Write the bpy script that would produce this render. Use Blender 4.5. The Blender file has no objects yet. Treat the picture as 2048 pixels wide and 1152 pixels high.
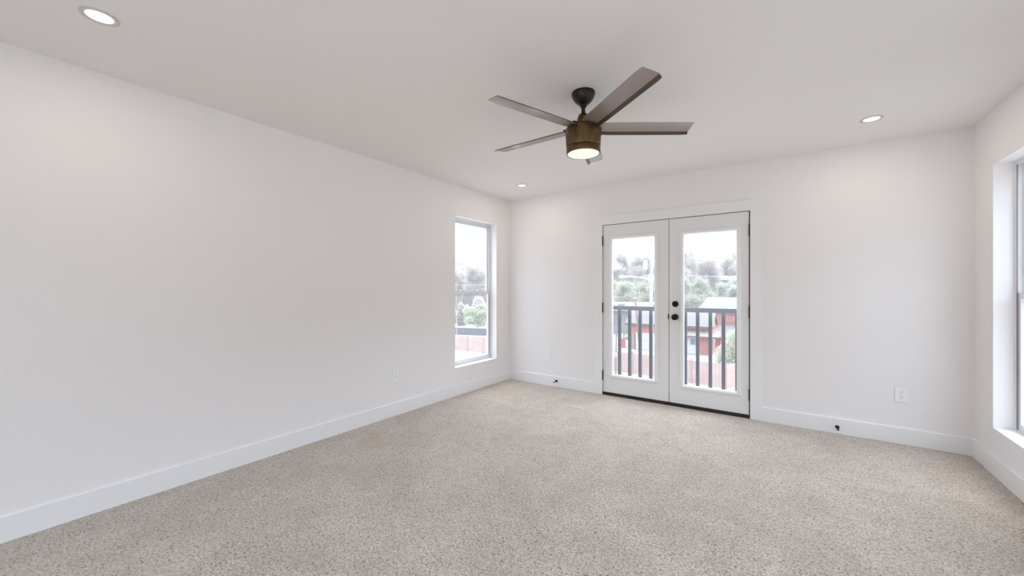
import bpy, bmesh, math, random
from mathutils import Vector, Matrix
random.seed(7)
S = bpy.context.scene
COL = S.collection

# ------------------------------------------------------------------ camera
F_PX, YAW, HOR = 772.85, math.radians(35.4376), 577.5
CAM = Vector((3.3271, -4.5992, 1.3184))
FWD = Vector((-math.sin(YAW), math.cos(YAW), 0)); RGT = Vector((math.cos(YAW), math.sin(YAW), 0))
cd = bpy.data.cameras.new('camera'); cam = bpy.data.objects.new('camera', cd); COL.objects.link(cam)
cd.sensor_width = 36; cd.lens = 36*F_PX/2048; cd.shift_y = 1.5/2048; cd.clip_start = .02; cd.clip_end = 2000
cam.location = CAM; cam.rotation_euler = (math.pi/2, 0, YAW); S.camera = cam

# ------------------------------------------------------------------ view
S.view_settings.view_transform = 'Standard'; S.view_settings.look = 'None'
S.view_settings.gamma = 1; S.view_settings.use_curve_mapping = False
S.view_settings.exposure = -0.02
S.cycles.max_bounces = 14; S.cycles.diffuse_bounces = 9; S.cycles.transparent_max_bounces = 24
S.cycles.sample_clamp_indirect = 8

# ------------------------------------------------------------------ sky (bright overcast: pale near the horizon, stronger overhead)
W = bpy.data.worlds.new('sky'); S.world = W; W.use_nodes = True
nt = W.node_tree; nt.nodes.clear()
tc = nt.nodes.new('ShaderNodeTexCoord'); sp = nt.nodes.new('ShaderNodeSeparateXYZ')
rp = nt.nodes.new('ShaderNodeValToRGB'); bg = nt.nodes.new('ShaderNodeBackground'); wo = nt.nodes.new('ShaderNodeOutputWorld')
nt.links.new(tc.outputs['Generated'], sp.inputs[0]); nt.links.new(sp.outputs['Z'], rp.inputs[0])
SKY_BACK, SKY_FRONT = .65, 1.75
# the veiled sun makes the high sky beyond the doors (+Y) brighter than behind the house
mh = nt.nodes.new('ShaderNodeMapRange'); mh.inputs['From Min'].default_value = .17; mh.inputs['From Max'].default_value = .32; nt.links.new(sp.outputs['Z'], mh.inputs['Value'])
my = nt.nodes.new('ShaderNodeMapRange'); my.inputs['From Min'].default_value = -.8; my.inputs['From Max'].default_value = .8
my.inputs['To Min'].default_value = SKY_BACK; my.inputs['To Max'].default_value = SKY_FRONT; nt.links.new(sp.outputs['Y'], my.inputs['Value'])
ml = nt.nodes.new('ShaderNodeMix'); ml.inputs['A'].default_value = 1; nt.links.new(mh.outputs[0], ml.inputs['Factor']); nt.links.new(my.outputs[0], ml.inputs['B'])
vm = nt.nodes.new('ShaderNodeVectorMath'); vm.operation = 'SCALE'; nt.links.new(rp.outputs[0], vm.inputs[0]); nt.links.new(ml.outputs[0], vm.inputs['Scale'])
nt.links.new(vm.outputs[0], bg.inputs[0]); nt.links.new(bg.outputs[0], wo.inputs[0])
SKY_MAX = 6.8
cr = rp.color_ramp; cr.interpolation = 'EASE'
def stop(p, c, k):
    e = cr.elements.new(p); e.color = (c[0]*k/SKY_MAX, c[1]*k/SKY_MAX, c[2]*k/SKY_MAX, 1)
cr.elements[0].position = 0; cr.elements[0].color = (.8/SKY_MAX, .83/SKY_MAX, .85/SKY_MAX, 1)
cr.elements[1].position = 1; cr.elements[1].color = (.93, .96, 1, 1)
stop(.08, (.96, 1, 1), .98); stop(.17, (.88, .97, 1), 1.0); stop(.28, (.70, .82, 1), 5.8); stop(.6, (.73, .83, 1), 6.2)
bg.inputs[1].default_value = SKY_MAX

LAMP_POWER = 2.5     # watts of each recessed lamp

# ------------------------------------------------------------------ materials
def mat(name, col, rough=.6, metal=0, spec=None, bump=None, var=None):
    m = bpy.data.materials.new(name); m.use_nodes = True
    n = m.node_tree; b = n.nodes['Principled BSDF']
    b.inputs['Base Color'].default_value = (*col, 1); b.inputs['Roughness'].default_value = rough
    b.inputs['Metallic'].default_value = metal
    if spec is not None: b.inputs['Specular IOR Level'].default_value = spec
    tc = n.nodes.new('ShaderNodeTexCoord')
    if bump:
        nz = n.nodes.new('ShaderNodeTexNoise'); nz.inputs['Scale'].default_value = bump[0]; nz.inputs['Detail'].default_value = 4
        bp = n.nodes.new('ShaderNodeBump'); bp.inputs['Strength'].default_value = bump[1]; bp.inputs['Distance'].default_value = bump[2]
        n.links.new(tc.outputs['Object'], nz.inputs['Vector']); n.links.new(nz.outputs[0], bp.inputs['Height']); n.links.new(bp.outputs[0], b.inputs['Normal'])
    if var:
        nz = n.nodes.new('ShaderNodeTexNoise'); nz.inputs['Scale'].default_value = var[0]; nz.inputs['Detail'].default_value = 3
        r = n.nodes.new('ShaderNodeValToRGB')
        r.color_ramp.elements[0].position = .3; r.color_ramp.elements[1].position = .7
        r.color_ramp.elements[0].color = (*[c*(1-var[1]) for c in col], 1); r.color_ramp.elements[1].color = (*[min(1, c*(1+var[1])) for c in col], 1)
        n.links.new(tc.outputs['Object'], nz.inputs['Vector']); n.links.new(nz.outputs[0], r.inputs[0]); n.links.new(r.outputs[0], b.inputs['Base Color'])
    return m
def emit_mat(name, col, k):
    m = bpy.data.materials.new(name); m.use_nodes = True; n = m.node_tree; b = n.nodes['Principled BSDF']
    b.inputs['Base Color'].default_value = (.5, .5, .48, 1); b.inputs['Emission Color'].default_value = (*col, 1); b.inputs['Emission Strength'].default_value = k
    return m
def glass_mat(name, tint=(.97, .985, .985), haze_veil=.045):
    m = bpy.data.materials.new(name); m.use_nodes = True; n = m.node_tree; n.nodes.clear()
    o = n.nodes.new('ShaderNodeOutputMaterial'); t = n.nodes.new('ShaderNodeBsdfTransparent'); g = n.nodes.new('ShaderNodeBsdfGlossy')
    mx = n.nodes.new('ShaderNodeMixShader'); fr = n.nodes.new('ShaderNodeFresnel'); fr.inputs[0].default_value = 1.12
    t.inputs[0].default_value = (*tint, 1); g.inputs['Roughness'].default_value = .01
    tr = n.nodes.new('ShaderNodeBsdfTranslucent'); tr.inputs[0].default_value = (1, .975, .97, 1)      # pale veil added to the pane, washes out the view like haze
    m2 = n.nodes.new('ShaderNodeMixShader'); m2.inputs[0].default_value = haze_veil; n.links.new(t.outputs[0], m2.inputs[1]); n.links.new(tr.outputs[0], m2.inputs[2])
    ge = n.nodes.new('ShaderNodeNewGeometry'); iv = n.nodes.new('ShaderNodeMath'); iv.operation = 'SUBTRACT'; iv.inputs[0].default_value = 1
    n.links.new(ge.outputs['Backfacing'], iv.inputs[1]); ml = n.nodes.new('ShaderNodeMath'); ml.operation = 'MULTIPLY'
    n.links.new(fr.outputs[0], ml.inputs[0]); n.links.new(iv.outputs[0], ml.inputs[1])
    n.links.new(ml.outputs[0], mx.inputs[0]); n.links.new(m2.outputs[0], mx.inputs[1]); n.links.new(g.outputs[0], mx.inputs[2]); n.links.new(mx.outputs[0], o.inputs[0])
    return m
def leaf_mat(name, col):
    m = bpy.data.materials.new(name); m.use_nodes = True; n = m.node_tree; n.nodes.clear()
    o = n.nodes.new('ShaderNodeOutputMaterial'); d = n.nodes.new('ShaderNodeBsdfDiffuse'); t = n.nodes.new('ShaderNodeBsdfTranslucent'); mx = n.nodes.new('ShaderNodeMixShader')
    tc = n.nodes.new('ShaderNodeTexCoord'); nz = n.nodes.new('ShaderNodeTexNoise'); nz.inputs['Scale'].default_value = .8; r = n.nodes.new('ShaderNodeValToRGB')
    r.color_ramp.elements[0].position = .3; r.color_ramp.elements[1].position = .7
    r.color_ramp.elements[0].color = (*[c*.88 for c in col], 1); r.color_ramp.elements[1].color = (*[min(1, c*1.1) for c in col], 1)
    n.links.new(tc.outputs['Object'], nz.inputs['Vector']); n.links.new(nz.outputs[0], r.inputs[0])
    for q in (d, t): n.links.new(r.outputs[0], q.inputs[0])
    mx.inputs[0].default_value = .5; n.links.new(d.outputs[0], mx.inputs[1]); n.links.new(t.outputs[0], mx.inputs[2]); n.links.new(mx.outputs[0], o.inputs[0])
    return m
def stripe_mat(name, c1, c2, axis, period, frac=.1, rough=.7):
    """boards or ribs: a thin line of c2 every `period` metres along one object axis"""
    m = bpy.data.materials.new(name); m.use_nodes = True; n = m.node_tree; b = n.nodes['Principled BSDF']; b.inputs['Roughness'].default_value = rough
    tc = n.nodes.new('ShaderNodeTexCoord'); s = n.nodes.new('ShaderNodeSeparateXYZ'); n.links.new(tc.outputs['Object'], s.inputs[0])
    d = n.nodes.new('ShaderNodeMath'); d.operation = 'DIVIDE'; d.inputs[1].default_value = period; n.links.new(s.outputs[axis], d.inputs[0])
    f = n.nodes.new('ShaderNodeMath'); f.operation = 'FRACT'; n.links.new(d.outputs[0], f.inputs[0])
    l = n.nodes.new('ShaderNodeMath'); l.operation = 'LESS_THAN'; l.inputs[1].default_value = frac; n.links.new(f.outputs[0], l.inputs[0])
    nz = n.nodes.new('ShaderNodeTexNoise'); nz.inputs['Scale'].default_value = 1.3; n.links.new(tc.outputs['Object'], nz.inputs['Vector'])
    r = n.nodes.new('ShaderNodeValToRGB'); r.color_ramp.elements[0].position = .3; r.color_ramp.elements[1].position = .7
    r.color_ramp.elements[0].color = (*[c*.88 for c in c1], 1); r.color_ramp.elements[1].color = (*[min(1, c*1.1) for c in c1], 1)
    n.links.new(nz.outputs[0], r.inputs[0])
    mx = n.nodes.new('ShaderNodeMix'); mx.data_type = 'RGBA'; n.links.new(l.outputs[0], mx.inputs['Factor']); n.links.new(r.outputs[0], mx.inputs['A'])
    mx.inputs['B'].default_value = (*c2, 1); n.links.new(mx.outputs['Result'], b.inputs['Base Color'])
    return m

M = {}
M['wall'] = mat('wall_paint', (.84, .815, .808), .55, spec=.3, bump=(260, .12, .0006))
M['ceiling'] = mat('ceiling_paint', (.82, .795, .778), .8, spec=.2, bump=(300, .12, .0006))
M['trim'] = mat('trim_paint', (.84, .835, .835), .3, spec=.4)
M['door'] = mat('door_paint', (.80, .795, .79), .35, spec=.4)
M['vinyl'] = mat('window_vinyl', (.80, .82, .84), .3)
M['glass'] = glass_mat('window_glass')
M['black'] = mat('black_metal', (.022, .011, .009), .35, .6)
M['gap'] = mat('dark_weatherstrip', (.03, .02, .018), .7)
M['bronze'] = mat('oil_rubbed_bronze', (.13, .08, .035), .28, .85)
M['bronze_dark'] = mat('dark_bronze', (.03, .024, .02), .4, .6)
M['blade'] = mat('fan_blade_finish', (.35, .30, .28), .35, .5, spec=.5)
M['lens'] = emit_mat('fan_lamp_lens', (.95, 1, .84), .70)
M['led'] = emit_mat('recessed_lamp_lens', (1, .985, .95), 1.6)
M['plate'] = mat('outlet_plastic', (.86, .86, .86), .3)
M['seam'] = mat('window_track', (.30, .27, .28), .6)
M['slot'] = mat('outlet_slots', (.28, .26, .26), .6)
M['rail'] = mat('railing_paint', (.022, .012, .022), .5, 0, spec=.3)
M['recess'] = mat('lamp_trim_shade', (.64, .59, .52), .6)  # trim ring darkened to carry the shadow of the lamp recess
M['threshold'] = mat('bronze_threshold', (.035, .025, .02), .5, .4)

# carpet
def carpet():
    m = bpy.data.materials.new('carpet_pile'); m.use_nodes = True; n = m.node_tree; L = n.links; b = n.nodes['Principled BSDF']
    b.inputs['Roughness'].default_value = .95; b.inputs['Specular IOR Level'].default_value = .08
    b.inputs['Sheen Weight'].default_value = .6; b.inputs['Sheen Roughness'].default_value = .5
    tc = n.nodes.new('ShaderNodeTexCoord')
    def noise(sc, det, rough=.5, dist=0):
        z = n.nodes.new('ShaderNodeTexNoise'); z.inputs['Scale'].default_value = sc; z.inputs['Detail'].default_value = det
        z.inputs['Roughness'].default_value = rough; z.inputs['Distortion'].default_value = dist
        L.new(tc.outputs['Object'], z.inputs['Vector']); return z
    fine = noise(98, 4, .74, 1.0); big = noise(2.6, 4, .62, .6); mid = noise(9, 3)
    r = n.nodes.new('ShaderNodeValToRGB'); e = r.color_ramp.elements
    e[0].position = .38; e[0].color = (.09, .06, .035, 1); e[1].position = .60; e[1].color = (.93, .81, .685, 1)
    x = e.new(.46); x.color = (.62, .51, .405, 1)
    L.new(fine.outputs[0], r.inputs[0])
    r2 = n.nodes.new('ShaderNodeValToRGB'); e = r2.color_ramp.elements
    e[0].position = .38; e[0].color = (.86, .835, .80, 1); e[1].position = .64; e[1].color = (1.0, 1.0, 1.0, 1)
    L.new(big.outputs[0], r2.inputs[0])
    r3 = n.nodes.new('ShaderNodeValToRGB'); e = r3.color_ramp.elements
    e[0].position = .35; e[0].color = (.93, .92, .9, 1); e[1].position = .62; e[1].color = (1, 1, 1, 1)
    L.new(mid.outputs[0], r3.inputs[0])
    prev = r
    for q in (r2, r3):
        mx = n.nodes.new('ShaderNodeMix'); mx.data_type = 'RGBA'; mx.blend_type = 'MULTIPLY'; mx.inputs['Factor'].default_value = 1
        L.new((prev.outputs[0] if prev is r else prev.outputs['Result']), mx.inputs['A']); L.new(q.outputs[0], mx.inputs['B']); prev = mx
    L.new(prev.outputs['Result'], b.inputs['Base Color'])
    bp = n.nodes.new('ShaderNodeBump'); bp.inputs['Strength'].default_value = 1.0; bp.inputs['Distance'].default_value = .010
    L.new(fine.outputs[0], bp.inputs['Height']); L.new(bp.outputs[0], b.inputs['Normal'])
    return m
M['carpet'] = carpet()

# ------------------------------------------------------------------ mesh helpers
def bm_box(bm, a, b, bevel=0):
    lo = Vector([min(a[i], b[i]) for i in range(3)]); hi = Vector([max(a[i], b[i]) for i in range(3)])
    r = bmesh.ops.create_cube(bm, size=1)
    vs = r['verts']
    for v in vs: v.co = Vector([(lo[i]+hi[i])/2 + v.co[i]*(hi[i]-lo[i]) for i in range(3)])
    if bevel:
        es = list({e for v in vs for e in v.link_edges}); bmesh.ops.bevel(bm, geom=es, offset=bevel, segments=2, affect='EDGES')
def bm_lathe(bm, prof, seg=48, mtx=None):
    rings = []
    for r, z in prof:
        if r < 1e-6: rings.append([bm.verts.new((0, 0, z))])
        else: rings.append([bm.verts.new((r*math.cos(2*math.pi*i/seg), r*math.sin(2*math.pi*i/seg), z)) for i in range(seg)])
    for A, B in zip(rings, rings[1:]):
        for i in range(seg):
            j = (i+1) % seg
            if len(A) == 1 and len(B) == 1: continue
            if len(A) == 1: bm.faces.new((A[0], B[j], B[i]))
            elif len(B) == 1: bm.faces.new((A[i], A[j], B[0]))
            else: bm.faces.new((A[i], A[j], B[j], B[i]))
    if mtx is not None: bmesh.ops.transform(bm, matrix=mtx, verts=[v for R in rings for v in R])
def bm_tube(bm, pts, rads, seg=8, cap=True):
    rings = []
    pts = [Vector(p) for p in pts]
    for i, p in enumerate(pts):
        d = (pts[min(i+1, len(pts)-1)] - pts[max(i-1, 0)]).normalized()
        u = d.cross(Vector((0, 0, 1)) if abs(d.z) < .9 else Vector((1, 0, 0))).normalized(); v = d.cross(u)
        rings.append([bm.verts.new(p + (u*math.cos(2*math.pi*k/seg) + v*math.sin(2*math.pi*k/seg))*rads[i]) for k in range(seg)])
    for A, B in zip(rings, rings[1:]):
        for k in range(seg): bm.faces.new((A[k], A[(k+1) % seg], B[(k+1) % seg], B[k]))
    if cap: bm.faces.new(rings[0][::-1]); bm.faces.new(rings[-1])
def obj(name, bm, m, parent=None, smooth=False, kind=None, label=None, cat=None, group=None, loc=None):
    bmesh.ops.recalc_face_normals(bm, faces=bm.faces)
    me = bpy.data.meshes.new(name); bm.to_mesh(me); bm.free(); me.materials.append(m)
    if smooth:
        me.polygons.foreach_set('use_smooth', [True]*len(me.polygons))
        try: me.set_sharp_from_angle(angle=math.radians(40))
        except Exception: pass
    o = bpy.data.objects.new(name, me); COL.objects.link(o)
    if parent: o.parent = parent
    if loc: o.location = loc
    return tag(o, label, cat, group, kind)
def tag(o, label=None, cat=None, group=None, kind=None):
    if label: o['label'] = label
    if cat: o['category'] = cat
    if group: o['group'] = group
    if kind: o['kind'] = kind
    return o
def empty(name, loc, label=None, cat=None, group=None, kind=None, rz=0):
    o = bpy.data.objects.new(name, None); COL.objects.link(o); o.location = loc; o.rotation_euler = (0, 0, rz); o.empty_display_size = .1
    return tag(o, label, cat, group, kind)
def BM(): return bmesh.new()
def box_obj(name, a, b, m, parent=None, bevel=0, **k):
    bm = BM(); bm_box(bm, a, b, bevel); return obj(name, bm, m, parent, **k)
def copy_tree(o, parent=None):
    c = o.copy(); COL.objects.link(c)
    if parent: c.parent = parent
    for ch in list(o.children): copy_tree(ch, c)
    return c

# ------------------------------------------------------------------ the room
RX, RY, H, T = 4.53, -5.75, 2.60, .16
LW = (-1.133, -.300, .330, 2.224)         # left window opening y0,y1,z0,z1
RW = (-1.210, -.345, .315, 2.206)         # right window opening
DX0, DX1, DZ = 1.448, 3.022, 2.112
box_obj('floor', (-T, RY-T, -.25), (RX+T, T, 0), M['carpet'], kind='structure', label='speckled beige cut-pile carpet covering the whole floor', cat='floor')
box_obj('ceiling', (-T, RY-T, H), (RX+T, T, H+.2), M['ceiling'], kind='structure', label='flat white painted ceiling', cat='ceiling')
def wall_y(name, x0, x1, holes, label):   # wall along Y between x0,x1; holes sorted (y0,y1,z0,z1)
    bm = BM(); y = RY
    for (a, b, c, d) in sorted(holes):
        bm_box(bm, (x0, y, 0), (x1, a, H)); bm_box(bm, (x0, a, 0), (x1, b, c)); bm_box(bm, (x0, a, d), (x1, b, H)); y = b
    bm_box(bm, (x0, y, 0), (x1, 0, H))
    return obj(name, bm, M['wall'], kind='structure', label=label, cat='wall')
R2, R3 = (-3.05, -2.2, .315, 2.206), (-4.9, -4.05, .315, 2.206)  # unseen openings added along the right wall to let in daylight
wall_y('wall_left', -T, 0, [LW], 'long white left wall with the narrow window near its far end')
wall_y('wall_right', RX, RX+T, [RW, R2, R3], 'white right wall with a deep window recess at the picture edge')
bm = BM(); bm_box(bm, (-T, 0, 0), (DX0-.03, T, H)); bm_box(bm, (DX1+.03, 0, 0), (RX+T, T, H)); bm_box(bm, (DX0-.03, 0, DZ+.03), (DX1+.03, T, H))
obj('wall_back', bm, M['wall'], kind='structure', label='white far wall around the french doors', cat='wall')
GX0, GX1, GZ = .9, 3.9, 2.2               # wide unseen opening behind the camera, added to let in fill daylight
bm = BM(); bm_box(bm, (-T, RY-T, 0), (GX0, RY, H)); bm_box(bm, (GX1, RY-T, 0), (RX+T, RY, H)); bm_box(bm, (GX0, RY-T, GZ), (GX1, RY, H)); bm_box(bm, (GX0, RY-T, 0), (GX1, RY, .25))
obj('wall_rear', bm, M['wall'], kind='structure', label='white wall behind the camera with an added wide window', cat='wall')

# baseboards with a small eased top
def base(name, p0, p1, nrm, label):
    p0, p1, nrm = Vector(p0), Vector(p1), Vector(nrm)
    bm = BM(); prof = [(0, 0), (.015, 0), (.015, .132), (.012, .139), (0, .141)]
    A = [bm.verts.new(p0 + nrm*a + Vector((0, 0, z))) for a, z in prof]; B = [bm.verts.new(p1 + nrm*a + Vector((0, 0, z))) for a, z in prof]
    k = len(prof)
    for i in range(k): bm.faces.new((A[i], A[(i+1) % k], B[(i+1) % k], B[i]))
    bm.faces.new(A); bm.faces.new(B[::-1])
    return obj(name, bm, M['trim'], kind='structure', label=label, cat='baseboard')
base('baseboard_left', (0, RY, 0), (0, 0, 0), (1, 0, 0), 'tall white baseboard along the left wall')
base('baseboard_back_left', (.015, 0, 0), (1.345, 0, 0), (0, -1, 0), 'short white baseboard from the far corner to the french doors')
base('baseboard_back_right', (3.124, 0, 0), (RX-.015, 0, 0), (0, -1, 0), 'white baseboard right of the french doors')
base('baseboard_right', (RX, RY, 0), (RX, 0, 0), (-1, 0, 0), 'white baseboard along the right wall')
base('baseboard_rear', (.015, RY, 0), (RX-.015, RY, 0), (0, 1, 0), 'white baseboard behind the camera')

# door casing, jamb, threshold
bm = BM()
bm_box(bm, (1.345, -.018, 0), (DX0, 0, 2.222), .002); bm_box(bm, (DX1, -.018, 0), (3.124, 0, 2.222), .002); bm_box(bm, (DX0, -.018, DZ), (DX1, 0, 2.222), .002)
obj('trim_1', bm, M['trim'], kind='structure', label='flat white casing around the french doors', cat='trim')
bm = BM()
bm_box(bm, (DX0-.03, 0, 0), (DX0, T, DZ+.03)); bm_box(bm, (DX1, 0, 0), (DX1+.03, T, DZ+.03)); bm_box(bm, (DX0, 0, DZ), (DX1, T, DZ+.03))
tj = obj('trim_2', bm, M['trim'], kind='structure', label='white door jamb inside the casing', cat='trim')
bm = BM()
bm_box(bm, (DX0, .046, .03), (DX0+.016, .07, DZ)); bm_box(bm, (DX1-.016, .046, .03), (DX1, .07, DZ)); bm_box(bm, (DX0+.016, .046, DZ-.016), (DX1-.016, .07, DZ)); bm_box(bm, (2.215, .046, .03), (2.26, .06, DZ-.016))
bm_box(bm, (DX0, .010, .03), (DX0+.005, .046, DZ)); bm_box(bm, (DX1-.010, .004, .03), (DX1, .046, DZ)); bm_box(bm, (DX0+.005, .006, DZ-.004), (DX1-.010, .046, DZ)); bm_box(bm, (2.2352, .008, .03), (2.2398, .046, DZ-.004))
obj('weatherstrip', bm, M['gap'], tj)
box_obj('trim_3', (DX0, -.012, 0), (DX1, T, .030), M['threshold'], kind='structure', label='dark bronze threshold under the french doors', cat='threshold', bevel=.002)

def door_leaf(name, x0, x1, g, label, handed):
    z0, z1 = .036, 2.1065; y0, y1 = .001, .045
    gx0, gx1, gz0, gz1 = g
    root = empty(name, (0, 0, 0), label, 'door', kind='structure')
    bm = BM()
    bm_box(bm, (x0, y0, z0), (gx0-.012, y1, z1)); bm_box(bm, (gx1+.012, y0, z0), (x1, y1, z1))
    bm_box(bm, (gx0-.012, y0, z0), (gx1+.012, y1, gz0-.012)); bm_box(bm, (gx0-.012, y0, gz1+.012), (gx1+.012, y1, z1))
    obj('door_slab', bm, M['door'], root)
    # raised glazing bead, a bevelled picture-frame profile
    bm = BM(); prof = [(.040, .002), (.038, -.006), (.030, -.012), (.016, -.014), (.008, -.009), (0, -.001), (0, .035)]
    corners = [(gx0, gz0, -1, -1), (gx1, gz0, 1, -1), (gx1, gz1, 1, 1), (gx0, gz1, -1, 1)]
    rings = [[bm.verts.new((cx+sx*o, y, cz+sz*o)) for o, y in prof] for cx, cz, sx, sz in corners]
    for i in range(4):
        A, B = rings[i], rings[(i+1) % 4]
        for k in range(len(prof)-1): bm.faces.new((A[k], A[k+1], B[k+1], B[k]))
    obj('glazing_bead', bm, M['trim'], root)
    box_obj('glass_pane', (gx0, .020, gz0), (gx1, .026, gz1), M['glass'], root)
    hx = x0-.004 if handed < 0 else x1+.006
    for zc in (1.915, 1.082, .242):
        bm = BM(); bm_tube(bm, [(hx, -.010, zc-.056), (hx, -.010, zc+.056)], [.008, .008], 10)
        bm_tube(bm, [(hx, -.010, zc+.056), (hx, -.010, zc+.062)], [.0095, .005], 10); bm_tube(bm, [(hx, -.010, zc-.062), (hx, -.010, zc-.056)], [.005, .0095], 10)
        bm_box(bm, (hx-.004, -.012, zc-.055), (hx+.004, .004, zc+.055))
        obj('hinge', bm, M['black'], root, smooth=True)
    return root
d1 = door_leaf('door_1', DX0+.006, 2.2345, (1.571, 2.078, .262, 1.930), 'left leaf of the white french doors, full glass without a knob', -1)
d2 = door_leaf('door_2', 2.2405, DX1-.0105, (2.394, 2.903, .250, 1.926), 'right leaf of the white french doors, with black knob and deadbolt', 1)
RXM = Matrix.Rotation(math.pi/2, 4, 'X')   # lathe axis +z -> -y
bm = BM(); bm_lathe(bm, [(0, 0), (.034, 0), (.034, .006), (.031, .012), (.020, .014), (.018, .022), (.015, .026), (0, .027)], 32, Matrix.Translation((2.305, .001, 1.147)) @ RXM)
bm_box(bm, (2.302, -.038, 1.133), (2.308, -.024, 1.161), .001)
obj('deadbolt', bm, M['black'], d2, smooth=True)
bm = BM(); bm_lathe(bm, [(0, 0), (.035, 0), (.035, .006), (.030, .011), (.014, .014), (.012, .030), (.016, .036), (.028, .043), (.032, .054), (.030, .064), (.020, .071), (0, .073)], 32, Matrix.Translation((2.305, .001, 1.001)) @ RXM)
obj('door_knob', bm, M['black'], d2, smooth=True)
box_obj('latch_plate', (2.227, -.003, .975), (2.236, .004, 1.032), M['black'], d1, bevel=.001)

# windows
def window_x(name, xin, sgn, op, label, depth=.10):
    """single-hung vinyl window in a wall along Y. xin: room face of the wall, sgn: -1 outwards is -x"""
    y0, y1, z0, z1 = op
    root = empty(name, (0, 0, 0), label, 'window', kind='structure')
    X = lambda d: xin + sgn*d
    fw = .038
    def frame(d0, d1, a0, a1, b0, b1, w, wb=None, wt=None):
        wb = wb or w; wt = wt or w
        bm = BM(); bm_box(bm, (X(d0), a0, b0), (X(d1), a0+w, b1)); bm_box(bm, (X(d0), a1-w, b0), (X(d1), a1, b1))
        bm_box(bm, (X(d0), a0+w, b0), (X(d1), a1-w, b0+wb)); bm_box(bm, (X(d0), a0+w, b1-wt), (X(d1), a1-w, b1)); return bm
    obj('window_frame', frame(depth, T, y0, y1, z0, z1, fw*.6), M['vinyl'], root)
    bm = BM()
    for yy in (y0+fw*.6, y1-fw*.6-.003): bm_box(bm, (X(depth-.001), yy, z0+fw*.6), (X(depth+.006), yy+.003, z1-fw*.6))
    obj('track_seam', bm, M['seam'], root)
    zm = 1.262; a0, a1 = y0+fw*.6, y1-fw*.6
    s = obj('upper_sash', frame(depth+.034, depth+.056, a0, a1, zm-.01, z1-fw*.6, .034), M['vinyl'], root)
    box_obj('pane', (X(depth+.043), a0+.034, zm+.02), (X(depth+.047), a1-.034, z1-fw*.6-.034), M['glass'], s)
    s = obj('lower_sash', frame(depth+.008, depth+.032, a0, a1, z0+fw*.6, zm+.028, .036, .045, .040), M['vinyl'], root)
    box_obj('pane', (X(depth+.018), a0+.036, z0+fw*.6+.045), (X(depth+.022), a1-.036, zm-.012), M['glass'], s)
    for yy in (y0+(y1-y0)*.3, y0+(y1-y0)*.7):
        box_obj('sash_lock', (X(depth-.002), yy-.03, zm+.028), (X(depth+.026), yy+.03, zm+.041), M['vinyl'], s, bevel=.003)
    bm = BM(); bm_box(bm, (X(-.004), y0, z0-.004), (X(depth), y1, z0+.012), .002)
    obj('window_sill', bm, M['trim'], root)
    return root
window_x('window_1', 0, -1, LW, 'narrow white single-hung window in the left wall')
window_x('window_2', RX, 1, RW, 'white window in the right wall, recess at the picture edge')
window_x('added_window_3', RX, 1, R2, 'added unseen white window in the right wall for daylight')
window_x('added_window_4', RX, 1, R3, 'added unseen white window beside the camera for daylight')
w5 = empty('added_window_5', (0, 0, 0), 'added unseen wide white window behind the camera for daylight', 'window', kind='structure')
bm = BM()
for k in range(4):
    x = GX0 + (GX1-GX0)*k/3
    bm_box(bm, (max(GX0, x-.03), RY-.12, .25), (min(GX1, x+.03), RY-.06, GZ))
bm_box(bm, (GX0, RY-.12, .25), (GX1, RY-.06, .31)); bm_box(bm, (GX0, RY-.12, GZ-.06), (GX1, RY-.06, GZ))
obj('window_frame', bm, M['vinyl'], w5)
box_obj('pane', (GX0+.03, RY-.092, .31), (GX1-.03, RY-.088, GZ-.06), M['glass'], w5)

# ------------------------------------------------------------------ outlets
def outlet(loc, rz, label):
    r = empty('wall_outlet', loc, label, 'outlet', 'white wall outlets', rz=rz)   # local: plate in XZ, faces -y
    bm = BM(); bm_box(bm, (-.041, -.006, -.061), (.041, 0, .061), .0025); obj('face_plate', bm, M['plate'], r)
    for zc in (.020, -.020):
        bm = BM(); bm_lathe(bm, [(0, 0), (.0165, 0), (.0165, .0015), (0, .002)], 24, Matrix.Translation((0, -.006, zc)) @ RXM)
        rc = obj('receptacle', bm, M['plate'], r, smooth=True)
        bm = BM(); bm_box(bm, (-.0085, -.0086, zc+.001), (-.0060, -.0075, zc+.009)); bm_box(bm, (.0060, -.0086, zc+.002), (.0085, -.0075, zc+.009)); bm_lathe(bm, [(0, 0), (.0035, 0), (.0035, .0008), (0, .0008)], 12, Matrix.Translation((0, -.0078, zc-.007)) @ RXM)
        obj('slots', bm, M['slot'], rc)
    bm = BM(); bm_lathe(bm, [(0, 0), (.003, 0), (.002, .001), (0, .001)], 10, Matrix.Translation((0, -.006, 0)) @ RXM); obj('screw', bm, M['plate'], r)
    return r
outlet((4.118, 0, .415), 0, 'white outlet on the far wall, right of the french doors')
outlet((.660, 0, .426), 0, 'white outlet on the far wall, between the corner and the french doors')
outlet((0, -2.023, .422), math.pi/2, 'white outlet low on the long left wall')

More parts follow.
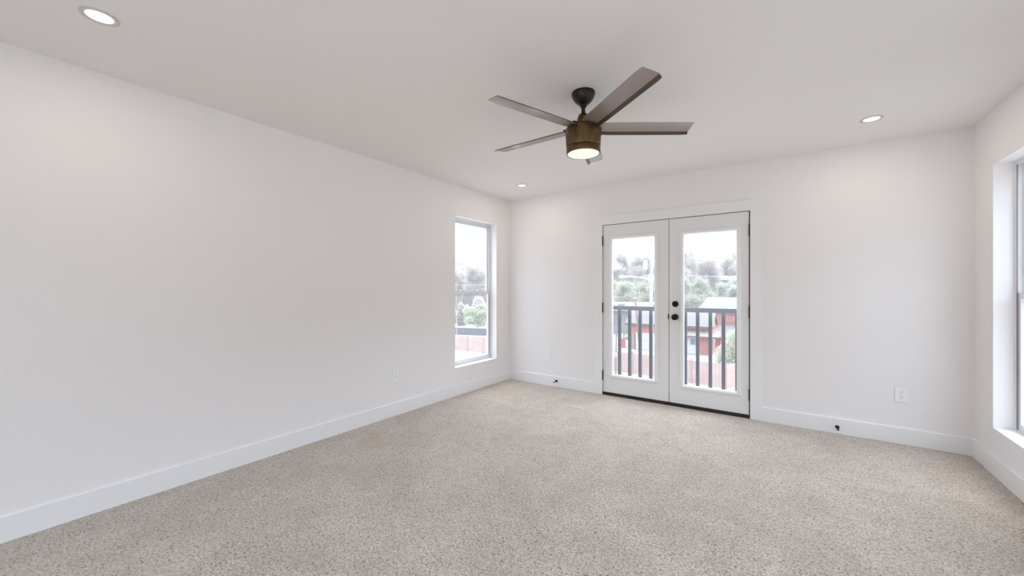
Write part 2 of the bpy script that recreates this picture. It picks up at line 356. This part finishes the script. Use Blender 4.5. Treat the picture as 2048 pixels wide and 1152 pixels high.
# ------------------------------------------------------------------ door stops
def door_stop(x, z, label):
    r = empty('door_stop', (x, -.015, z), label, 'door stop')
    bm = BM(); bm_lathe(bm, [(0, 0), (.016, 0), (.016, .004), (.011, .012), (.006, .016), (0, .016)], 20, RXM); obj('mounting_base', bm, M['black'], r, smooth=True)
    bm = BM(); bm_tube(bm, [(0, -.014, 0), (0, -.062, -.004)], [.0042, .0042], 8); obj('rod', bm, M['black'], r, smooth=True)
    bm = BM(); bm_lathe(bm, [(0, 0), (.0085, 0), (.009, .010), (.006, .014), (0, .015)], 16, Matrix.Translation((0, -.060, -.004)) @ RXM); obj('rubber_tip', bm, M['gap'], r, smooth=True)
door_stop(.800, .078, 'small black door stop on the baseboard left of the french doors')
door_stop(3.700, .060, 'small black door stop on the baseboard right of the french doors')

# ------------------------------------------------------------------ recessed lights
def recessed(x, y, label):
    r = empty('recessed_light', (x, y, H), label, 'ceiling light', 'recessed ceiling lights')
    bm = BM(); bm_lathe(bm, [(.068, .002), (.068, -.003), (.062, -.005), (.052, -.004), (.047, .0), (.047, .002)], 48); obj('trim_ring', bm, M['recess'], r, smooth=True)
    bm = BM(); bm_lathe(bm, [(0, -.0055), (.030, -.005), (.048, -.002), (.048, .001), (0, .001)], 48); obj('lamp_lens', bm, M['led'], r, smooth=True)
    ld = bpy.data.lights.new('recessed_bulb', 'AREA'); ld.shape = 'DISK'; ld.size = .10; ld.energy = LAMP_POWER; ld.color = (1, .90, .77)
    lo = bpy.data.objects.new('bulb', ld); COL.objects.link(lo); lo.parent = r; lo.location = (0, 0, -.009)
recessed(.690, -4.243, 'recessed ceiling light at the upper left, nearest the camera')
recessed(3.847, -.648, 'recessed ceiling light right of the fan')
recessed(3.847, -4.243, 'recessed ceiling light added beside the camera, unseen')  # unseen fourth fixture of the grid, added to brighten the room
recessed(.647, -.619, 'recessed ceiling light above the far left corner')

# ------------------------------------------------------------------ ceiling fan
FC = (2.240, -2.266)
fan = empty('ceiling_fan', (FC[0], FC[1], H), 'dark bronze ceiling fan with five blades and a lit round lamp', 'ceiling fan')
def fl(name, prof, m, parent=fan, seg=64):
    bm = BM(); bm_lathe(bm, [(r, z-H) for r, z in prof], seg); return obj(name, bm, m, parent, smooth=True)
fl('canopy', [(0, 2.6), (.075, 2.6), (.0765, 2.595), (.075, 2.584), (.068, 2.566), (.056, 2.547), (.041, 2.531), (.028, 2.521), (.022, 2.518), (.021, 2.509), (0, 2.509)], M['bronze_dark'])
fl('downrod', [(0, 2.52), (.0125, 2.52), (.0125, 2.44), (0, 2.44)], M['bronze_dark'], seg=24)
fl('coupling_cover', [(0, 2.463), (.022, 2.463), (.030, 2.456), (.038, 2.436), (.048, 2.400), (.058, 2.372), (.058, 2.366), (0, 2.366)], M['bronze'])
body = fl('motor_housing', [(0, 2.374), (.100, 2.372), (.113, 2.366), (.117, 2.356), (.117, 2.335), (.114, 2.300), (.111, 2.247), (.109, 2.243), (0, 2.243)], M['bronze'])
fl('light_kit_band', [(0, 2.241), (.108, 2.241), (.110, 2.238), (.110, 2.204), (.108, 2.200), (.102, 2.200), (.102, 2.206), (0, 2.206)], M['bronze'])
lens = fl('lamp_lens', [(0, 2.194), (.05, 2.1945), (.09, 2.197), (.106, 2.202), (.107, 2.205), (.10, 2.206), (0, 2.206)], M['lens'])
M['blade_lip_shade'] = mat('fan_blade_lip_shade', (.085, .06, .045), .4, .4)  # shading of the turned-down lip, painted as a darker colour
def blade_mesh():
    bm = BM()
    # cross-section (n, z): flat plate pitched down to +n, with a turned-down lip along that edge
    sec = [(-.064, .012), (-.062, .008), (.038, -.006), (.059, -.0195), (.062, -.0198), (.063, -.017), (.042, -.001), (-.060, .0145)]
    st = [(.085, .80), (.12, .92), (.20, 1), (.45, 1), (.64, 1)]
    rings = []
    for x, k in st: rings.append([bm.verts.new((x, n*k, z)) for n, z in sec])
    # angled, rounded tip
    for q in (.35, .75, 1.0):
        rings.append([bm.verts.new((.64 + q*(.062 + .001*(n/.064)-.004) , n*(1-.05*q*q*q*(2 if abs(n) > .055 else .4)), z)) for n, z in sec])
    for A, B in zip(rings, rings[1:]):
        for i in range(len(sec)): bm.faces.new((A[i], A[(i+1) % len(sec)], B[(i+1) % len(sec)], B[i]))
    bm.faces.new(rings[0]); bm.faces.new(rings[-1][::-1])
    return bm
first = None
for k in range(5):
    a = math.radians(-37 + 72*k)
    if first is None:
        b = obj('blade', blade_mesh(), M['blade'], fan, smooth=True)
        b.data.materials.append(M['blade_lip_shade'])
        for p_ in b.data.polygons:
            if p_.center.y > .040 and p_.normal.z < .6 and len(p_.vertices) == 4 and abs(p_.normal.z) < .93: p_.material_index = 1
        bm = BM()
        sec = [(-.045, .010), (.045, -.004), (.047, .001), (-.043, .015)]
        rs = [[bm.verts.new((x, n*kk, z)) for n, z in sec] for x, kk in ((.05, .6), (.09, .85), (.125, 1))]
        for A, B in zip(rs, rs[1:]):
            for i in range(4): bm.faces.new((A[i], A[(i+1) % 4], B[(i+1) % 4], B[i]))
        bm.faces.new(rs[0]); bm.faces.new(rs[-1][::-1])
        br = obj('blade_bracket', bm, M['bronze_dark'], b); first = b
        br.location = (0, 0, .004)
    else:
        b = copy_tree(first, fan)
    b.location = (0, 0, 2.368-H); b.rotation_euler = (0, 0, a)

# ------------------------------------------------------------------ balcony railing outside the doors
rl = empty('balcony_railing', (2.24, .21, 0), 'dark metal balcony railing outside the french doors', 'railing')
RYY = 0
x0, x1 = -1.01, 1.01
box_obj('top_rail', (x0, -.024, 1.050), (x1, .024, 1.100), M['rail'], rl, bevel=.003)
box_obj('bottom_rail', (x0, -.015, -.06), (x1, .015, -.03), M['rail'], rl, bevel=.002)
for s in (x0, x1-.04): box_obj('post', (s, -.02, -.2), (s+.04, .02, 1.062), M['rail'], rl, bevel=.002)
for k in range(-7, 8):
    x = 2.239 + .13*k - 2.24
    if abs(x) < .97: box_obj('baluster', (x-.017, -.017, -.03), (x+.017, .017, 1.050), M['rail'], rl)
for s in (x0+.01, x1-.03):
    for z in (1.02, -.12): box_obj('wall_bracket', (s, -.052, z), (s+.02, -.02, z+.03), M['rail'], rl)

# ================================================================== outdoors
GZ_ = -6.1
def at(u, depth, z=None, v=None):
    p = CAM + RGT*((u-1024)/F_PX*depth) + FWD*depth
    p.z = z if z is not None else (CAM.z - (v-HOR)/F_PX*depth if v is not None else GZ_)
    return p
def zof(v, depth): return CAM.z - (v-HOR)/F_PX*depth
O = {}
O['ground'] = mat('pale_ground', (.27, .255, .24), .95, var=(.25, .12))
O['grass'] = mat('dry_grass', (.08, .085, .055), .95, var=(.6, .2))
O['road'] = mat('asphalt', (.07, .075, .095), .9)
O['grime'] = mat('painted_steel_tank', (.30, .31, .32), .5)
O['fence'] = stripe_mat('fence_boards', (.40, .28, .245), (.32, .21, .18), 'X', .30, .08)
O['fencepost'] = mat('fence_post_wood', (.32, .23, .20), .9)
O['barn'] = stripe_mat('red_siding', (.42, .145, .112), (.30, .09, .068), 'X', .35, .14)
O['roof'] = mat('grey_metal_roof', (.095, .088, .083), .6, var=(.8, .06))
O['roofpale'] = mat('pale_roof', (.078, .072, .070), .6, var=(.8, .06))
O['fascia'] = mat('brown_fascia', (.10, .06, .055), .8)
O['tan'] = mat('tan_board', (.22, .19, .16), .8)
O['white'] = mat('white_paint_outdoor', (.5, .5, .5), .6)
O['garage'] = stripe_mat('garage_panels', (.46, .46, .46), (.30, .30, .31), 'Z', .52, .07)
O['greywall'] = mat('pale_grey_wall', (.20, .195, .19), .8, var=(.4, .06))
O['dark'] = mat('dark_window', (.16, .17, .19), .4)
O['wood'] = mat('pole_wood', (.20, .125, .095), .9)
O['pale'] = mat('weathered_pole', (.31, .30, .30), .8)
O['galv'] = mat('galvanised_steel', (.62, .64, .66), .5)
O['wire'] = mat('wire', (.45, .46, .48), .6)
O['sign'] = mat('sign_white', (.7, .7, .7), .5); O['red'] = mat('sign_red', (.55, .08, .08), .5)
O['bark'] = mat('pale_bark', (.36, .33, .31), .9)
O['twig'] = leaf_mat('grey_twigs', (.52, .465, .43))
O['green'] = leaf_mat('evergreen_leaves', (.37, .375, .275))
O['green2'] = leaf_mat('bush_leaves', (.40, .42, .30))
O['pine'] = leaf_mat('hazy_blue_green_leaves', (.39, .385, .33))

bm = BM(); vs = [bm.verts.new(p) for p in ((-420, -60, GZ_), (120, -60, GZ_), (120, 380, GZ_), (-420, 380, GZ_))]; bm.faces.new(vs)
obj('ground', bm, O['ground'], kind='structure', label='pale bare ground below and beyond the house', cat='ground')
# the house below the room
bm = BM(); bm_box(bm, (-T, RY-T, GZ_), (RX+T, T, -.25)); obj('wall_lower', bm, O['tan'], kind='structure', label='lower storeys of the house under the room', cat='wall')

# street seen through the left window
def strip(name, pts, width, m, z, label, cat):
    bm = BM(); A = []; B = []
    for i, p in enumerate(pts):
        d = (pts[min(i+1, len(pts)-1)]-pts[max(i-1, 0)]); d.z = 0; d.normalize(); n = Vector((-d.y, d.x, 0))
        A.append(bm.verts.new((p.x+n.x*width/2, p.y+n.y*width/2, z))); B.append(bm.verts.new((p.x-n.x*width/2, p.y-n.y*width/2, z)))
    for i in range(len(pts)-1): bm.faces.new((A[i], A[i+1], B[i+1], B[i]))
    return obj(name, bm, m, kind='structure', label=label, cat=cat)
strip('street', [at(500, 88), at(800, 84), at(935, 83), at(1100, 84), at(1210, 95)], 6, O['road'], GZ_+.02, 'blue-grey street beyond the fence through the left window', 'street')
strip('lawn', [at(700, 110), at(1100, 100), at(1500, 90), at(1900, 90)], 34, O['grass'], GZ_+.015, 'dull green grass under the far trees', 'lawn')

# fence
fpts = [at(700, 60), at(935, 45.8), at(1265, 33.6), at(1452, 28.6)]
fr_ = empty('board_fence', (fpts[3].x, fpts[3].y, GZ_), 'long faded red-brown board fence seen through windows and doors', 'fence')
def fence_run(p, q):
    d = q-p; d.z = 0; Ln = d.length; ang = math.atan2(d.y, d.x)
    n = max(1, round(Ln/2.4)); bm = BM()
    bm_box(bm, (0, -.02, .05), (Ln, .02, 1.82)); 
    o = obj('board_panel', bm, O['fence'], fr_); o.location = Vector((p.x, p.y, GZ_)) - fr_.location; o.rotation_euler = (0, 0, ang)
    for k in range(n+1):
        c = p + d*(k/n)
        po = box_obj('fence_post', (-.06, -.06, 0), (.06, .06, 1.95), O['fencepost'], fr_); po.location = Vector((c.x, c.y, GZ_)) - fr_.location; po.rotation_euler = (0, 0, ang)
for a, b in zip(fpts, fpts[1:]): fence_run(a, b)
fence_run(at(1452, 28.6), at(1560, 31))

# helper: a building in a local frame: x along the facade, y away from the camera
def frame_between(p, q):
    d = q-p; d.z = 0; return math.atan2(d.y, d.x), d.length
def build(name, p, q, label, cat='building'):
    ang, L = frame_between(p, q); r = empty(name, (p.x, p.y, GZ_), label, cat, rz=ang); return r, L
def roof_prism(bm, x0, x1, ya, za, yb, zb, t=.15):
    v = [bm.verts.new(c) for c in ((x0, ya, za), (x1, ya, za), (x1, yb, zb), (x0, yb, zb), (x0, ya, za-t), (x1, ya, za-t), (x1, yb, zb-t), (x0, yb, zb-t))]
    for f in ((0, 1, 2, 3), (7, 6, 5, 4), (0, 4, 5, 1), (1, 5, 6, 2), (2, 6, 7, 3), (3, 7, 4, 0)): bm.faces.new([v[i] for i in f])

# red barn with garage door and entrance
pA, pB = at(1262, 47.8), at(1424, 43.0)
bn, L = build('red_barn', pA, pB, 'red board-sided barn with garage door, white door and pale roof', 'barn')
box_obj('wall', (0, 0, 0), (L, 4.4, 3.05), O['barn'], bn)
bm = BM(); roof_prism(bm, -.6, L+.2, -.5, 3.2, 2.2, 4.65); roof_prism(bm, -.6, L+.2, 4.9, 3.2, 2.2, 4.65); obj('roof', bm, O['roofpale'], bn)
for x in (0.0, L-.1):
    bm = BM(); A = [[bm.verts.new((x+dx_, y, z)) for y, z in ((0, 3.05), (4.4, 3.05), (2.2, 4.5))] for dx_ in (0, .1)]
    bm.faces.new(A[0]); bm.faces.new(A[1][::-1]); [bm.faces.new((A[0][i], A[0][(i+1) % 3], A[1][(i+1) % 3], A[1][i])) for i in range(3)]
    obj('gable', bm, O['barn'], bn)
box_obj('fascia', (-.6, -.54, 3.0), (L+.2, -.5, 3.2), O['fascia'], bn)
gx0 = (1269-1262)/773*47.5; 
box_obj('corner_post', (gx0-.25, -.25, 0), (gx0+.05, -.05, 2.0), O['tan'], bn)
gd = box_obj('garage_door', (gx0+.15, -.06, 0), (gx0+2.55, 0, 2.05), O['garage'], bn)
box_obj('garage_door', (gx0+2.95, -.06, 0), (gx0+5.2, 0, 2.05), O['garage'], bn)
bm = BM(); roof_prism(bm, L*.60, L+.8, -.95, 2.15, 0, 2.75, .12); obj('awning', bm, O['tan'], bn)
box_obj('awning_edge', (L*.60, -1.0, 1.98), (L+.8, -.95, 2.12), O['fascia'], bn)
dx = L*(1378-1262)/(1424-1262)
ed = box_obj('entrance_door', (dx, -.06, 0), (dx+1.05, 0, 2.0), O['white'], bn)
box_obj('door_window', (dx+.35, -.08, 1.05), (dx+.85, -.06, 1.7), O['dark'], ed)
box_obj('window', (dx+2.15, -.05, .55), (dx+2.65, 0, 1.75), O['greywall'], bn)

# taller red building behind on the right, with lean-to
pA, pB = at(1400, 52), at(1520, 47)
b2, L = build('red_shed', pA, pB, 'taller red corrugated shed with pale roof behind the barn', 'shed')
box_obj('wall', (0, 0, 0), (L, 8, 4.3), O['barn'], b2)
bm = BM(); roof_prism(bm, -.4, L+.4, -.3, 4.35, 4, 6.25); roof_prism(bm, -.4, L+.4, 8.4, 4.35, 4, 6.25); obj('roof', bm, O['roofpale'], b2)
bm = BM(); roof_prism(bm, 2.6, L, -4.0, 1.6, 0, 3.1, .12); obj('lean_to_roof', bm, O['roof'], b2)
box_obj('lean_to_wall', (3.0, -3.6, 0), (L, -3.5, 1.6), O['barn'], b2)

# long pale building far behind on the left
pA, pB = at(1150, 65), at(1330, 61)
b3, L = build('warehouse', pA, pB, 'long low pale grey building behind the red barn', 'building')
box_obj('wall', (0, 0, 0), (L, 7, 3.9), O['greywall'], b3)
bm = BM(); roof_prism(bm, -.5, L+.5, -.5, 3.9, 3.5, 5.2); roof_prism(bm, -.5, L+.5, 7.5, 3.9, 3.5, 5.2); obj('roof', bm, O['roofpale'], b3)
for k, (xx, w) in enumerate(((6.2, 1.0), (9.0, 1.3), (12.2, .8))): box_obj('window', (xx, -.05, 1.6), (xx+w, 0, 2.6), O['dark'], b3)
for xx in (7.0, 12.0): box_obj('roof_vent', (xx, 1.5, 4.5), (xx+1.0, 2.1, 4.9), O['dark'], b3)
# house far behind on the right between the trees
pA, pB = at(1446, 90), at(1474, 88.6)
b4, L = build('distant_house', pA, pB, 'small pale house between the trees, seen through right door', 'house')
box_obj('wall', (0, 0, 0), (L, 2.4, 9.4), O['tan'], b4)
bm = BM(); roof_prism(bm, -.5, L+.5, -.4, 9.4, 1.2, 10.5); roof_prism(bm, -.5, L+.5, 2.8, 9.4, 1.2, 10.5); obj('roof', bm, O['roof'], b4)
for xx in (.4, 1.9): box_obj('window', (xx, -.04, 7.6), (xx+.8, 0, 8.6), O['dark'], b4)

# utility pole with transformer, crossarm and street lamp arm
D = 31
up = empty('utility_pole', at(1302.5, D, z=GZ_), 'tall pale utility pole with transformer and street lamp arm', 'utility pole')
zt = zof(477, D) - GZ_
m_px = D/F_PX
bm = BM(); bm_tube(bm, [(0, 0, 0), (0, 0, zt)], [.17, .12], 12); obj('pole', bm, O['pale'], up, smooth=True)
def L_(dx, v): return Vector((RGT.x*dx, RGT.y*dx, zof(v, D)-GZ_))
bm = BM(); bm_tube(bm, [L_(-.28, 483), L_(.45, 484)], [.06, .06], 6); obj('crossarm', bm, O['bark'], up)
for dx in (-.25, .05, .42):
    bm = BM(); bm_tube(bm, [L_(dx, 482.5), L_(dx, 479)], [.035, .02], 8); obj('insulator', bm, O['galv'], up)
bm = BM(); c = L_(-.48, 530); bm_lathe(bm, [(0, -.38), (.17, -.38), (.18, -.30), (.18, .30), (.15, .36), (0, .38)], 20, Matrix.Translation(c)); bm_tube(bm, [L_(-.35, 530), L_(-.1, 530)], [.03, .03], 6); obj('transformer', bm, O['grime'], up, smooth=True)
bm = BM(); bm_tube(bm, [L_(-.05, 563), L_(-.18, 558.5), L_(-.6, 556), L_(-1.3, 553.5), L_(-2.1, 553)], [.05, .05, .05, .045, .045], 8)
bm_tube(bm, [L_(-.1, 549), L_(-.95, 554.5)], [.02, .02], 6); ar = obj('lamp_arm', bm, O['galv'], up, smooth=True)
bm = BM(); bm_tube(bm, [L_(-2.0, 553), L_(-2.15, 553.2), L_(-2.4, 553.5), L_(-2.62, 553.2)], [.05, .10, .13, .05], 12); obj('lamp_head', bm, O['white'], ar, smooth=True)

def wire(p, q, sag, r, label):
    bm = BM(); n = 14; pts = []
    for i in range(n+1):
        t = i/n; c = p.lerp(q, t); c.z -= sag*4*t*(1-t); pts.append(c)
    bm_tube(bm, pts, [r]*(n+1), 4); obj('power_line', bm, O['wire'], None, label=label, cat='power line')
wire(up.location + L_(.50, 476), at(1900, 52, v=360), 1.0, .013, 'upper power line running right from the utility pole')
wire(up.location + L_(.34, 549), at(1800, 40, v=548), .3, .013, 'lower power line across the right door glass')
wire(at(650, 45, v=568), at(1180, 60, v=567), .2, .013, 'power line crossing the left window')
wire(up.location + L_(-.34, 476), at(1100, 70, v=440), .5, .013, 'power line rising left from the utility pole')

# leaning wooden pole by the barn
D2 = 39
wp = empty('wooden_pole', at(1282.5, D2, z=GZ_), 'leaning brown wooden pole in front of the garage door', 'pole')
p0 = Vector((0, 0, 0)); p1 = at(1270, D2, v=592) - wp.location
bm = BM(); bm_tube(bm, [p0, p1], [.13, .09], 10); obj('shaft', bm, O['wood'], wp, smooth=True)
bm = BM(); bm_tube(bm, [p1*.962, p1*.985], [.105, .105], 10); obj('band', bm, O['white'], wp)
# sign post
D3 = 29.3
sg = empty('sign_post', at(1231, D3, z=GZ_), 'tan post with a small white sign at the left door edge', 'sign post')
p1 = at(1233, D3, v=661) - sg.location
bm = BM(); bm_tube(bm, [(0, 0, 0), p1], [.07, .055], 8); obj('post', bm, O['wood'], sg, smooth=True)
so = at(1230, D3-.1, v=709) - sg.location
s_ = box_obj('sign_panel', (-.13, -.01, -.13), (.13, .01, .13), O['sign'], sg); s_.location = so; s_.rotation_euler = (0, 0, YAW)
t_ = box_obj('red_bar', (-.10, -.014, -.035), (.10, -.01, .035), O['red'], s_)
# red box
rb = empty('metal_box', at(1244, 49, z=GZ_), 'red box with a grey post left of the barn', 'box', rz=YAW)
box_obj('cabinet', (-.45, -.3, 0), (.38, .3, 1.12), O['barn'], rb)
box_obj('post', (.12, -.06, 1.12), (.26, .06, 1.8), O['wood'], rb)
box_obj('cap', (-.45, -.32, 1.12), (.10, .32, 1.7), O['white'], rb)

# wooded hillside that closes the view behind the trees
O['hill'] = mat('winter_hillside', (.12, .108, .10), .95, var=(.3, .3))
Rh = random.Random(3); bm = BM(); rows = []
for j, (dp, v) in enumerate(((124, None), (126, 575), (129, 550), (133, 534), (137, 524), (150, 540))):
    row = []
    for i in range(60):
        u = 700 + i*16; z = GZ_ if v is None else zof(v + 5*math.sin(i*.33) + 4*math.sin(i*.9+1) + Rh.uniform(-3, 3), dp)
        row.append(bm.verts.new(at(u, dp + Rh.uniform(-.8, .8), z=z)))
    rows.append(row)
for A, B in zip(rows, rows[1:]):
    for i in range(59): bm.faces.new((A[i], A[i+1], B[i+1], B[i]))
obj('hills', bm, O['hill'], kind='structure', label='grey-brown wooded hillside behind the trees', cat='hill', smooth=True)

# ------------------------------------------------------------------ trees and bushes
def tree(name, base, h, spread, label, m_leaf, group=None, bare=True, leaves=2600, size=.35, trunk=.22, low=.25, seed=0, cat='tree'):
    R = random.Random(seed)
    r = empty(name, base, label, cat, group)
    bm = BM(); tips = []
    def grow(p, d, ln, rad, lvl):
        pts = [p]; rr = [rad]; q = p.copy(); dd = d.copy(); n = 4
        for i in range(n):
            dd = (dd + Vector((R.uniform(-.18, .18), R.uniform(-.18, .18), R.uniform(-.04, .12)))).normalized()
            q = q + dd*ln/n; pts.append(q.copy()); rr.append(rad*(1-.6*(i+1)/n))
        bm_tube(bm, pts, rr, 5 if lvl < 2 else 3, cap=False)
        if lvl >= 4: tips.append(q); return
        tips.extend(pts[2:] if lvl >= 2 else [])
        k = 5 if lvl == 0 else R.choice((3, 4))
        for j in range(k):
            t = R.uniform(low, 1) if lvl == 0 else R.uniform(.3, 1)
            ii = min(n-1, int(t*n)); s = pts[ii].lerp(pts[ii+1], t*n-ii)
            az = R.uniform(0, 2*math.pi); up_ = R.uniform(.25, .9)
            nd = (Vector((math.cos(az), math.sin(az), up_)) + dd*.4).normalized()
            grow(s, nd, ln*R.uniform(.5, .68), rad*.5*(1-.3*t), lvl+1)
    grow(Vector((0, 0, 0)), Vector((R.uniform(-.06, .06), R.uniform(-.06, .06), 1)).normalized(), h*.62, trunk, 0)
    tops = max((t.z for t in tips), default=h); k = h/tops
    wd = sorted(math.hypot(t.x, t.y) for t in tips)[int(len(tips)*.97)]; kx = max(.2, (spread-size))/wd
    tips = [Vector((t.x*kx, t.y*kx, t.z)) for t in tips]
    bmesh.ops.scale(bm, vec=(kx, kx, k), verts=bm.verts)
    obj('trunk', bm, O['bark'], r)
    if leaves:
        bm = BM()
        for _ in range(leaves):
            t = R.choice(tips); c = Vector((t.x, t.y, t.z*k)) + Vector((R.gauss(0, 1), R.gauss(0, 1), R.gauss(0, .8)))*size*1.6
            if c.z < .3: c.z = .3 + R.random()*.5
            a = Vector((R.uniform(-1, 1), R.uniform(-1, 1), R.uniform(-1, 1))).normalized(); b = a.orthogonal().normalized()
            if bare: ax, bx = size*R.uniform(.8, 2.2), .035
            else: ax, bx = size*R.uniform(.35, .8), size*R.uniform(.2, .5)
            bm.faces.new([bm.verts.new(c + a*ax*s1 + b*bx*s2) for s1, s2 in ((-1, -.3), (0, -1), (1, 0), (0, 1))])
        obj('foliage' if not bare else 'twigs', bm, m_leaf, r)
    return r
def bush(name, base, w, h, label, m_leaf, n=3500, size=.2, seed=0, group=None):
    R = random.Random(seed); r = empty(name, base, label, 'bush', group)
    bm = BM()
    for _ in range(7): 
        a = R.uniform(0, 6.28); bm_tube(bm, [(0, 0, 0), (math.cos(a)*w*.2, math.sin(a)*w*.2, h*.5), (math.cos(a)*w*.4, math.sin(a)*w*.4, h*.8)], [.08, .05, .02], 4, cap=False)
    obj('stems', bm, O['bark'], r)
    bm = BM()
    lobes = [(Vector((R.uniform(-.3, .3)*w, R.uniform(-.3, .3)*w, R.uniform(.25, .72)*h)), R.uniform(.22, .36)) for _ in range(9)]
    for _ in range(n):
        c0, q = R.choice(lobes); v = Vector((R.gauss(0, 1), R.gauss(0, 1), R.gauss(0, 1))).normalized()
        c = c0 + Vector((v.x*w*q, v.y*w*q, v.z*h*q*.9))*R.uniform(.75, 1.05)
        if c.z < .05: c.z = .05 + R.random()*.2
        a = Vector((R.uniform(-1, 1), R.uniform(-1, 1), R.uniform(-1, 1))).normalized(); b = a.orthogonal().normalized()
        ax, bx = size*R.uniform(.6, 1.3), size*R.uniform(.35, .8)
        bm.faces.new([bm.verts.new(c + a*ax*s1 + b*bx*s2) for s1, s2 in ((-1, -.3), (0, -1), (1, 0), (0, 1))])
    obj('leaves', bm, m_leaf, r); return r
def T_(u, depth, vtop): return at(u, depth, z=GZ_), zof(vtop, depth) - GZ_
TREES = [  # u, depth, v of the top, crown radius, kind, label
    (1214, 94, 512, 3.9, 'bare', 'bare grey tree left of the left door glass, front row'),
    (1282, 94, 508, 3.5, 'bare', 'wide bare grey tree behind the street lamp arm'),
    (1355, 94, 500, 3.6, 'bare', 'tall bare tree behind the stile of the right door'),
    (1424, 97, 503, 3.5, 'bare', 'broad bare tree crown in the middle of the right door glass'),
    (1496, 96, 500, 3.9, 'bare', 'bare tree beyond the right edge of the right door glass'),
    (1249, 103, 497, 3.6, 'bare', 'thin bare tree rising highest in the left door glass'),
    (1317, 103, 505, 3.9, 'bare', 'bare tree just right of the utility pole'),
    (1385, 103, 491, 3.6, 'bare', 'tall bare tree at the left of the right door glass'),
    (1464, 104, 497, 4.0, 'bare', 'broad bare tree at the right edge of the right door glass'),
    (1228, 112, 520, 4.0, 'bare', 'low bare tree in the back row at the left door edge'),
    (1300, 112, 512, 4.0, 'bare', 'back-row bare tree behind the utility pole'),
    (1396, 114, 508, 3.8, 'bare', 'bare tree in the gap of the tree line, right door glass'),
    (1240, 75, 566, 3.5, 'green', 'dull green tree below the end of the street lamp arm'),
    (1322, 75, 560, 3.5, 'pine', 'grey-green tree behind the left door stile'),
    (1404, 75, 558, 3.5, 'green', 'green tree above the barn roof in the right door glass'),
    (1488, 74, 560, 3.1, 'pine', 'evergreen at the right edge of the right door glass'),
    (1206, 83, 560, 3.7, 'green', 'green tree left of the left door glass'),
    (1280, 83, 556, 3.7, 'green', 'green tree at the foot of the street lamp arm'),
    (1364, 83, 556, 3.7, 'pine', 'hazy evergreen at the left edge of the right door glass'),
    (1440, 83, 564, 3.2, 'pine', 'hazy evergreen above the pale shed roof'),
    (874, 94, 530, 3.9, 'bare', 'bare tree hidden left of the left window'),
    (944, 94, 526, 3.9, 'bare', 'round bare grey tree in the middle of the left window'),
    (910, 104, 522, 3.9, 'bare', 'bare tree at the left side of the left window'),
    (976, 104, 527, 3.9, 'bare', 'bare tree at the right side of the left window'),
    (916, 86, 628, 2.2, 'pine', 'low grey-green shrubby tree left in the left window'),
    (955, 71, 612, 3.0, 'green2', 'pale green shrubby tree right in the left window'),
]
for i, (u, dp, vt, cr_, kd, lab) in enumerate(TREES):
    b, h = T_(u, dp, vt)
    if kd == 'bare': tree('bare_tree', b, h, cr_, lab, O['twig'], 'bare winter trees outside', True, 12000, .24, h*.016, .3, i)
    else: tree('leafy_tree', b, h, cr_, lab, O[kd], 'green trees outside', False, 15000, .21, h*.018, .12, i)
b, h = T_(1464, 33, 655); bush('leafy_bush', b, 2.6, h, 'pale green bush beside the fence corner in right door glass', O['green2'], 4200, .10, 5)
b, h = T_(1256, 58, 668); bush('leafy_bush', b, 3.0, h*.8, 'low green bush beside the red box', O['green2'], 1800, .12, 6)
for k, u in enumerate((900, 927, 956, 985)):
    b, h = T_(u, 95 - 3*(k % 2), 588 + 4*(k % 2)); b = at(u, 77 + 1.5*(k % 2))
    bush('leafless_shrub', b, 2.7, zof(590 + 6*(k % 2), 77) - GZ_, 'grey leafless shrub across the street, seen in the left window', O['twig'], 4200, .16, 20+k, 'leafless shrubs across the street')
lw0, lw1 = at(860, 64), at(1010, 60)
ang, L = frame_between(lw0, lw1); lw = empty('low_wall', (lw0.x, lw0.y, GZ_), 'low slate-blue wall behind the fence in the left window', 'wall', rz=ang)
box_obj('wall_face', (0, 0, 0), (L, .3, 1.05), mat('slate_wall', (.085, .088, .105), .8), lw)
box_obj('coping', (0, -.05, 1.05), (L, .35, 1.13), mat('slate_coping', (.12, .12, .135), .8), lw)
# slender white-barked tree and the lamp post visible in the left window
b, h = T_(913, 60, 515)
tree('birch_tree', b, h, 1.9, 'slender bare pale tree at the left edge of the left window', O['twig'], None, True, 0, .25, .14, .35, 77)
